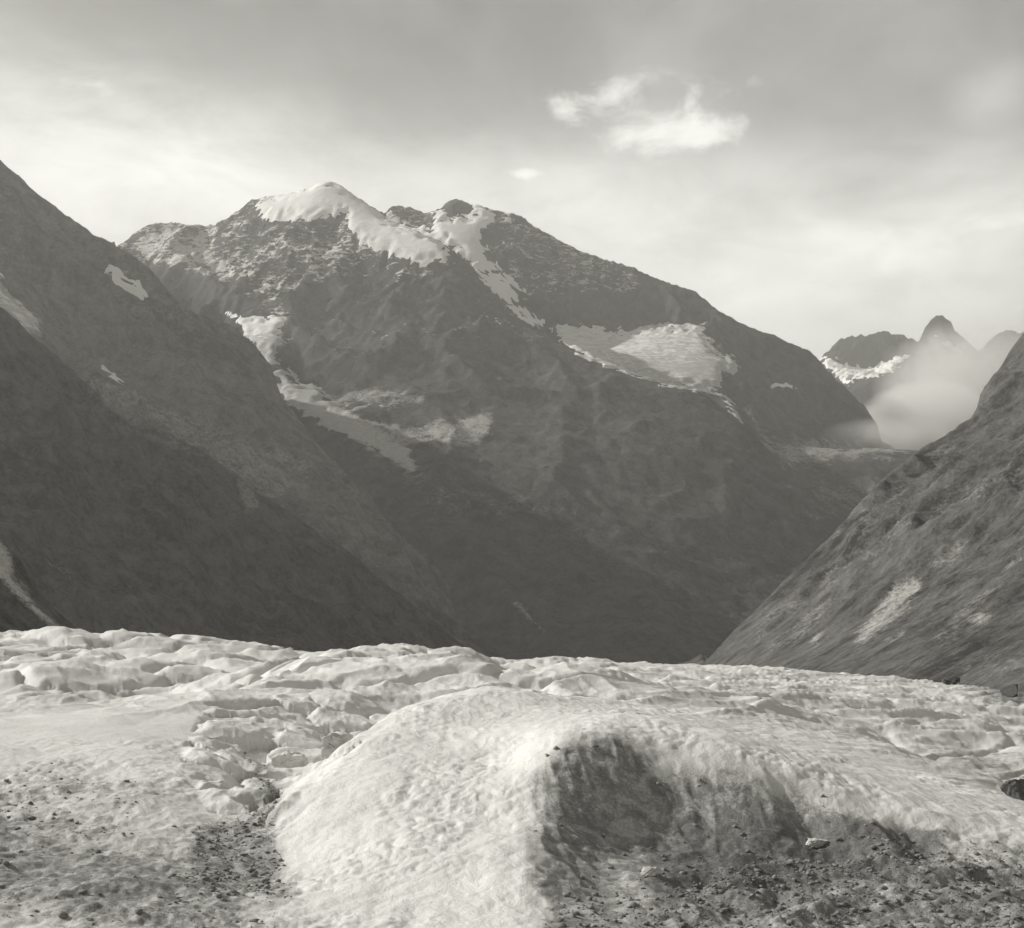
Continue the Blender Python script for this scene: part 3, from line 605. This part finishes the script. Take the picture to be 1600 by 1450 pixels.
def cells(wl, ang, sx, sy, seed):
    c_, s_ = math.cos(ang), math.sin(ang); wob = fbm(GX / wl * .7 + seed, GY / wl * .7, 3) * .35
    x = (GX * c_ + GY * s_) / wl * sx + wob; y = (-GX * s_ + GY * c_) / wl * sy + wob
    xi = np.floor(x); yi = np.floor(y); f1 = np.full(x.shape, 9.); f2 = np.full(x.shape, 9.); idv = np.zeros(x.shape)
    for i in (-1, 0, 1):
        for j in (-1, 0, 1):
            a = ((xi + i).astype(int) * 31 + seed * 7) & 255; b_ = ((yi + j).astype(int) * 17 + seed * 3) & 255
            qx = xi + i + _G[a, b_] / 6.2832; qy = yi + j + _G[b_, a] / 6.2832
            d = np.hypot(x - qx, y - qy); n_ = d < f1
            f2 = np.where(n_, f1, np.minimum(f2, d)); idv = np.where(n_, _G[(a + 40) & 255, (b_ + 9) & 255] / 6.2832, idv); f1 = np.where(n_, d, f1)
    return f2 - f1, idv
cr1, id1 = cells(9, .5, 1, 2.2, 1); cr2, id2 = cells(2.3, .2, 1, 1.3, 2)
chz = .9 * sstep(sdpoly(gpx, gpy, [(330, 1100), (560, 1098), (610, 1105), (560, 1160), (470, 1240), (430, 1290), (330, 1260), (290, 1180)]), -12, 14) * (RR < 52) * front
midl = sstep(RR, 46, 58) * (1 - sstep(RR, 110, 170))
blocks = (-.42 * np.exp(-(cr1 / .09) ** 2) + .17 * (id1 - .5)) * midl * (1 - .5 * sstep(gpx, 850, 1150)) + (-.22 * np.exp(-(cr2 / .2) ** 2) + .5 * (id2 - .5) + octave(1.2, .07, 'r', off=57) + octave(.5, .03, 'r', off=59)) * chz
slope_l = sstep(sdpoly(gpx, gpy, [(-500, 1086), (240, 1088), (350, 1105), (330, 1150), (250, 1175), (-500, 1175)]) + 25 * fbm(GX / 4, GY / 4, 3), -25, 45) * (RR < 50) * front
hum = 1 - right
detail = (octave(16, 1.4, 'b', off=3) * far_m * (1 - .7 * right) + octave(7.5, .55, 'b', off=7) * sstep(RR, 36, 56) * (1 - .6 * right) + (octave(3.4, .13, 'b', off=37) + octave(5, .26, 'r', .8, 1.5, .9, 51) + octave(2.0, .11, 'r', .8, 1.3, -.4, 53)) * sstep(RR, 36, 56) * (1 - .5 * right)
          + octave(9, .55, 'r', .35, 1.6, .55, 2) * right * sstep(RR, 36, 60) + octave(3.2, .16, 'r', .4, 1.6, .5, 5) * right * sstep(RR, 30, 50)
          + octave(1.5, .09, 'r', .5, 1.4, .5, 9) * right * sstep(RR, 25, 60)
          + (octave(3, .10, 'p', off=1) + octave(1.3, .04, 'p', off=4) + octave(.75, .025, 'b', off=11)) * (1 - .75 * slope_l)
          + (octave(.55, .06, 'b', off=21) + octave(.28, .038, 'b', off=23) + octave(.14, .018, 'p', off=29)) * (1 - .8 * wallz) * (1 - .9 * slope_l) * (.22 + .5 * np.clip(leftlow + basin + sstep(fbm(GX / 3, GY / 3, 2), -.1, .4), 0, 1)))
rough = (octave(2.2, .22, 'r', .6, 1.3, .3, 41) + octave(.9, .07, 'b', off=43) + octave(.35, .03, 'b', off=47)) * np.clip(basin + .5 * leftlow, 0, 1)
# buttresses on the shaded ice wall
flute = (np.abs(perlin((GX + .35 * fbm(GX / 2, GY / 2, 2)) / 2.3 + 3.4, GY / 9)) * 1.4 - .4) * .42 * wallz * sstep(gpx, 930, 1120)
wallr = 1 - .5 * wallz
runnel = (octave(1.1, .020, 'r', 1.2, .35, .15, 61) + octave(.45, .012, 'r', 1.3, .4, .1, 67)) * (1 - slope_l) * (.3 + .7 * sstep(fbm(GX / 6 + 9, GY / 6, 2), -.3, .3))
wdet = (octave(.9, .05, 'r', 1.2, .45, .2, 71) + octave(.4, .03, 'b', off=73) + octave(.18, .015, 'p', off=79)) * wallz
Z = Z + detail * wallr + rough + flute + blocks + runnel + wdet
# dirt: debris in hollows, lower right and left; shade painted on wall and floor
Zb = (octave(3, .11, 'b', off=1) + octave(.75, .035, 'b', off=11))
dirt = np.clip(.66 * basin + .62 * leftlow + .60 * wallz, 0, 1)  # the wall term paints the mound's shaded side into the ice colour
chan = sstep(sdpoly(gpx, gpy, [(330, 1140), (420, 1200), (455, 1230), (440, 1300), (470, 1420), (260, 1420), (300, 1280), (380, 1260), (400, 1230)]), -15, 25) * (RR < 42) * front
dirt = np.maximum(dirt, .30 * midl * sstep(fbm(GX / 14, GY / 14, 4), -.25, .45))
dirt = np.maximum(dirt, .6 * chan)
dirt = np.maximum(dirt, .60 * sstep(sdpoly(gpx, gpy, [(838, 1300), (960, 1290), (1300, 1300), (1300, 1560), (820, 1560)]), -10, 45) * (RR < 34) * front)  # painted shade, carried on over the floor below the wall
dirt = np.maximum(dirt, .45 * sstep(sdpoly(gpx, gpy, [(1500, 1165), (1640, 1180), (1640, 1260), (1560, 1215), (1480, 1195)]), -8, 12) * front)
dirt = np.maximum(dirt, .30 * right * sstep(RR, 32, 50) * sstep(fbm((GX * .85 + GY * .5) / 30, (-GX * .5 + GY * .85) / 5, 3), -.05, .5))
dirt = np.maximum(dirt, .7 * sstep(gpx, 1440, 1600) * sstep(RR, 95, 130) * front)

gm = bpy.data.materials.new('glacier_ice'); gm.use_nodes = True; T = NT(gm.node_tree)
b = T.n['Principled BSDF']; b.inputs['Roughness'].default_value = .62; b.inputs['Specular IOR Level'].default_value = .3
oc = T.new('ShaderNodeTexCoord').outputs['Object']
na = T.noise(oc, .35, 5, .6, .3); nb = T.noise(oc, 2.2, 6, .7, .5); nc = T.noise(oc, 13, 4, .7); nd = T.noise(oc, 40, 3, .7)
col = T.lin(na, .3, .7, .66, .80)
gr = T.math('ADD', T.math('MULTIPLY', nb, .5), T.math('ADD', T.math('MULTIPLY', nc, .32), T.math('MULTIPLY', nd, .18)))
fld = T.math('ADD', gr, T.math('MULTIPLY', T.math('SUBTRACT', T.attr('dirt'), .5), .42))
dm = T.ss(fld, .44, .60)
dirt_shade_base = T.lin(nc, .3, .7, .17, .42)
col2 = T.math('ADD', T.math('MULTIPLY', col, T.math('SUBTRACT', 1.0, dm)), T.math('MULTIPLY', dirt_shade_base, dm))
# general greyness of dirty ice and of the shade painted on the mound
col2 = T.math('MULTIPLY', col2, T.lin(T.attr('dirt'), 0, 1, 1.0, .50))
spk = T.ss(nc, .66, .74); col2 = T.math('MULTIPLY', col2, T.lin(spk, 0, 1, 1, .75))
T.l.new(T.gray(col2, (1, .993, .952)), b.inputs['Base Color'])
bp = T.new('ShaderNodeBump'); bp.inputs['Strength'].default_value = .8; bp.inputs['Distance'].default_value = .07
T.l.new(T.math('ADD', T.math('MULTIPLY', nb, .9), T.math('ADD', T.math('MULTIPLY', nc, .35), T.math('MULTIPLY', nd, .14))), bp.inputs['Height']); T.l.new(bp.outputs[0], b.inputs['Normal'])
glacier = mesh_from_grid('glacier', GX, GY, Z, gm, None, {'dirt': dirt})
tag(glacier, 'rolling white glacier ice with rounded mounds and dirty hollows in the foreground', 'glacier', kind='structure')
ZG = Z
def ground(x, y):
    t = math.atan2(x, y); r = math.hypot(x, y)
    i = np.searchsorted(th, t); j = np.searchsorted(rr, r)
    return float(ZG[j - 1:j + 1, i - 1:i + 1].mean())

# ------------------------------------------------------------------ ice blocks and boulders
import bmesh
def rock_mesh(name, size, mat, seed, facet=True, flat=1.0, sub=5, cuts=4, rough=.03):
    r = random.Random(seed); bm = bmesh.new(); bmesh.ops.create_icosphere(bm, subdivisions=sub, radius=1.0)
    planes = []
    for i in range(cuts):
        n = Vector((r.gauss(0, 1), r.gauss(0, 1), r.gauss(0, .8))).normalized(); planes.append((n, r.uniform(.66, .9)))
    for ax_ in range(3):
        for sg in (-1, 1):
            n = Vector([r.gauss(0, .22) for _ in range(3)]); n[ax_] += sg; planes.append((n.normalized(), r.uniform(.46, .62)))
    off = r.random() * 50
    for v in bm.verts:
        p = v.co.copy()
        for it in range(2):
            for n, d in planes:
                e = p.dot(n) - d
                if e > 0: p -= n * e
        k = 1 + rough * (float(perlin(np.array([p.x * 3 + off]), np.array([p.y * 3 + p.z * 2.2]))[0]) + .5 * float(perlin(np.array([p.x * 8 + off]), np.array([p.z * 8 - p.y * 5]))[0]))
        v.co = Vector((p.x * size[0], p.y * size[1], p.z * size[2])) * k
    me = bpy.data.meshes.new(name); bm.to_mesh(me); bm.free(); me.materials.append(mat)
    for p in me.polygons: p.use_smooth = False
    o = bpy.data.objects.new(name, me); COL.objects.link(o); return o
def stone_mat(name, lo, hi, s=4):
    m = bpy.data.materials.new(name); m.use_nodes = True; T = NT(m.node_tree); b = T.n['Principled BSDF']; b.inputs['Roughness'].default_value = .9
    oc = T.new('ShaderNodeTexCoord').outputs['Object']; a = T.noise(oc, s, 6, .65, .3); c = T.noise(oc, s * 7, 4, .7)
    T.l.new(T.gray(T.lin(T.math('ADD', T.math('MULTIPLY', a, .6), T.math('MULTIPLY', c, .4)), .35, .65, lo, hi), (1, .99, .945)), b.inputs['Base Color'])
    bp = T.new('ShaderNodeBump'); bp.inputs['Strength'].default_value = .7; bp.inputs['Distance'].default_value = .06
    T.l.new(T.math('ADD', a, T.math('MULTIPLY', c, .4)), bp.inputs['Height']); T.l.new(bp.outputs[0], b.inputs['Normal']); return m
M_stone = stone_mat('boulder_stone', .05, .14); M_ice = stone_mat('block_ice', .5, .75, 2.5); M_ice2 = stone_mat('grey_block_ice', .3, .55, 3)  # the second block ice is a darker grey
def put(px, py, d, size, mat, seed, name, label, cat, group=None, rot=0, sink=.35, **kw):
    """stands the block on the ice near the point where the photo shows it"""
    o = rock_mesh(name, size, mat, seed, **kw); x, y, z = P(px, py, d)
    o.location = (x, y, ground(x, y) + size[2] * (1 - sink)); o.rotation_euler = (0, 0, rot)
    tag(o, label, cat, group); return o
put(455, 1140, 37, (.75, .6, .5), M_ice, 5, 'ice_block', 'pale broken ice block at the head of the channel left of the big mound', 'ice block', None, -.2, .45, rough=.16, cuts=7)
put(530, 1150, 36.5, (.8, .6, .55), M_ice2, 8, 'ice_block', 'grey ice block wedged between the channel and the left edge of the mound', 'ice block', None, .7, .5, rough=.18, cuts=7)
put(1590, 1228, 36, (.55, .5, .42), M_stone, 11, 'boulder', 'dark boulder on the ice at the right edge, halfway up the glacier', 'boulder', 'boulders on the glacier', .2, .25, rough=.12)
put(1580, 1083, 122, (1.3, 1.1, .9), M_stone, 13, 'boulder', 'lone dark boulder at the far right rim of the glacier', 'boulder', 'boulders on the glacier', .9, .3)
put(1275, 1305, 25.6, (.34, .22, .15), M_ice, 17, 'ice_chunk', 'bright ice chunk below the shaded ice wall', 'ice chunk', 'ice chunks in the basin', .4, .4, rough=.22)
put(1015, 1352, 22.2, (.30, .2, .12), M_ice, 19, 'ice_chunk', 'flat white ice chunk right of the mound foot near the bottom', 'ice chunk', 'ice chunks in the basin', 1.2, .4, rough=.22)
for i, (px, py, d, s) in enumerate([(1478, 1070, 165, 1.2), (1492, 1071, 166, 1.6), (1505, 1073, 164, 1.1)]):
    put(px, py, d - 12, (s * .6, s * .6, s * .4), M_stone, 40 + i, 'boulder', ['left boulder', 'middle and largest boulder', 'right boulder'][i] + ' of the three on the glacier rim below the right slope', 'boulder', 'boulders on the glacier', i, .35, sub=4, rough=.3, cuts=7)

# small stones melted out on the ice, thinning away from the hollows
bmt = bmesh.new(); bmesh.ops.create_icosphere(bmt, subdivisions=1, radius=1.0)
tv = np.array([v.co[:] for v in bmt.verts]); tf = np.array([[v.index for v in f.verts] for f in bmt.faces]); bmt.free()
prob = np.clip(dirt - .2, 0, 1) ** 2 * (1 - .93 * wallz) * (1 - .93 * leftlow * (1 - chan)) * (RR < 46) * (RR > 13) * front * (np.abs(TH) < .5)
area = RR * np.gradient(th)[None, :] * np.gradient(rr)[:, None]
pr = (prob * area).ravel(); pr /= pr.sum()
NS = 12000; pick = rng.choice(len(pr), NS, p=pr)
sx_ = GX.ravel()[pick] + rng.randn(NS) * .03; sy_ = GY.ravel()[pick] + rng.randn(NS) * .05; sz_ = Z.ravel()[pick]
size = .0075 * (rng.pareto(1.9, NS) + 1); size = np.minimum(size, .055)
V = tv[None] * (1 + .36 * rng.randn(NS, len(tv), 1).clip(-1.6, 1.8)) * (size[:, None, None] * (1 + .35 * rng.rand(NS, 1, 3)) * np.array([1.1, 1.1, .7]))
V = V + np.stack([sx_, sy_, sz_ + size * .15], -1)[:, None, :]
Fc = (tf[None] + np.arange(NS)[:, None, None] * len(tv)).reshape(-1, 3)
me = bpy.data.meshes.new('debris'); V = V.reshape(-1, 3).astype(np.float32)
me.vertices.add(len(V)); me.vertices.foreach_set('co', V.ravel()); me.loops.add(Fc.size); me.loops.foreach_set('vertex_index', Fc.ravel().astype(np.int32))
me.polygons.add(len(Fc)); me.polygons.foreach_set('loop_start', (np.arange(len(Fc)) * 3).astype(np.int32)); me.update(calc_edges=True)
me.materials.append(stone_mat('debris_stone', .12, .36, 9)); deb = bpy.data.objects.new('debris', me); COL.objects.link(deb)
tag(deb, 'small stones and grit strewn over the dirty ice hollows', 'debris', kind='stuff')

# ------------------------------------------------------------------ mist in the side valley
def box(name, x0, x1, y0, y1, z0, z1):
    me = bpy.data.meshes.new(name)
    v = [(x, y, z) for z in (z0, z1) for y in (y0, y1) for x in (x0, x1)]
    me.from_pydata(v, [], [(0, 2, 3, 1), (4, 5, 7, 6), (0, 1, 5, 4), (2, 6, 7, 3), (0, 4, 6, 2), (1, 3, 7, 5)])
    o = bpy.data.objects.new(name, me); COL.objects.link(o); return o
mist = box('mist', 1300, 4300, 4900, 8600, 650, 2500)
tag(mist, 'pale cloud of mist drifting up the side valley below the far peaks', 'mist', kind='stuff')
mm = bpy.data.materials.new('mist'); mm.use_nodes = True; T = NT(mm.node_tree); T.n.clear()
oc = T.new('ShaderNodeTexCoord').outputs['Object']
def ell(c, r, ax=None):
    v = T.vmath('SUBTRACT', oc, c).outputs[0]
    if ax: v = T.map(v, (1, 1, 1), ax)
    v = T.vmath('MULTIPLY', v, tuple(1 / q for q in r)).outputs[0]
    return T.math('SUBTRACT', 1.0, T.vmath('LENGTH', v).outputs['Value'])
e1 = ell(P(1430, 670, 6200), (330, 600, 230)); e2 = ell(P(1500, 600, 7000), (480, 700, 360)); e3 = ell(P(1390, 680, 5350), (330, 300, 75))
ps = lambda e_, k_: T.math('MULTIPLY', T.math('MAXIMUM', e_, 0.0), k_)
e = T.math('ADD', ps(e1, 1.3), T.math('ADD', ps(e2, .36), ps(e3, .3)))
nn = T.noise(oc, .0045, 6, .65, .6)
dn = T.math('MULTIPLY', T.math('MULTIPLY', e, T.lin(nn, .36, .64, .05, 1.9)), .017)
pv = T.new('ShaderNodeVolumePrincipled'); pv.inputs['Color'].default_value = (.98, .975, .95, 1); T.l.new(dn, pv.inputs['Density']); pv.inputs['Anisotropy'].default_value = .2
T.l.new(pv.outputs[0], T.new('ShaderNodeOutputMaterial').inputs['Volume']); mist.data.materials.append(mm)

# ------------------------------------------------------------------ haze
hz = box('haze', -14000, 14000, -14000, 14000, -131, 3300)
tag(hz, 'thin pale haze filling the valley air', 'haze', kind='stuff')
hm = bpy.data.materials.new('haze'); hm.use_nodes = True; T = NT(hm.node_tree); T.n.clear()
pv = T.new('ShaderNodeVolumePrincipled'); pv.inputs['Color'].default_value = (.97, .96, .92, 1); pv.inputs['Density'].default_value = 5.0e-5; pv.inputs['Anisotropy'].default_value = .3
T.l.new(pv.outputs[0], T.new('ShaderNodeOutputMaterial').inputs['Volume']); hz.data.materials.append(hm)
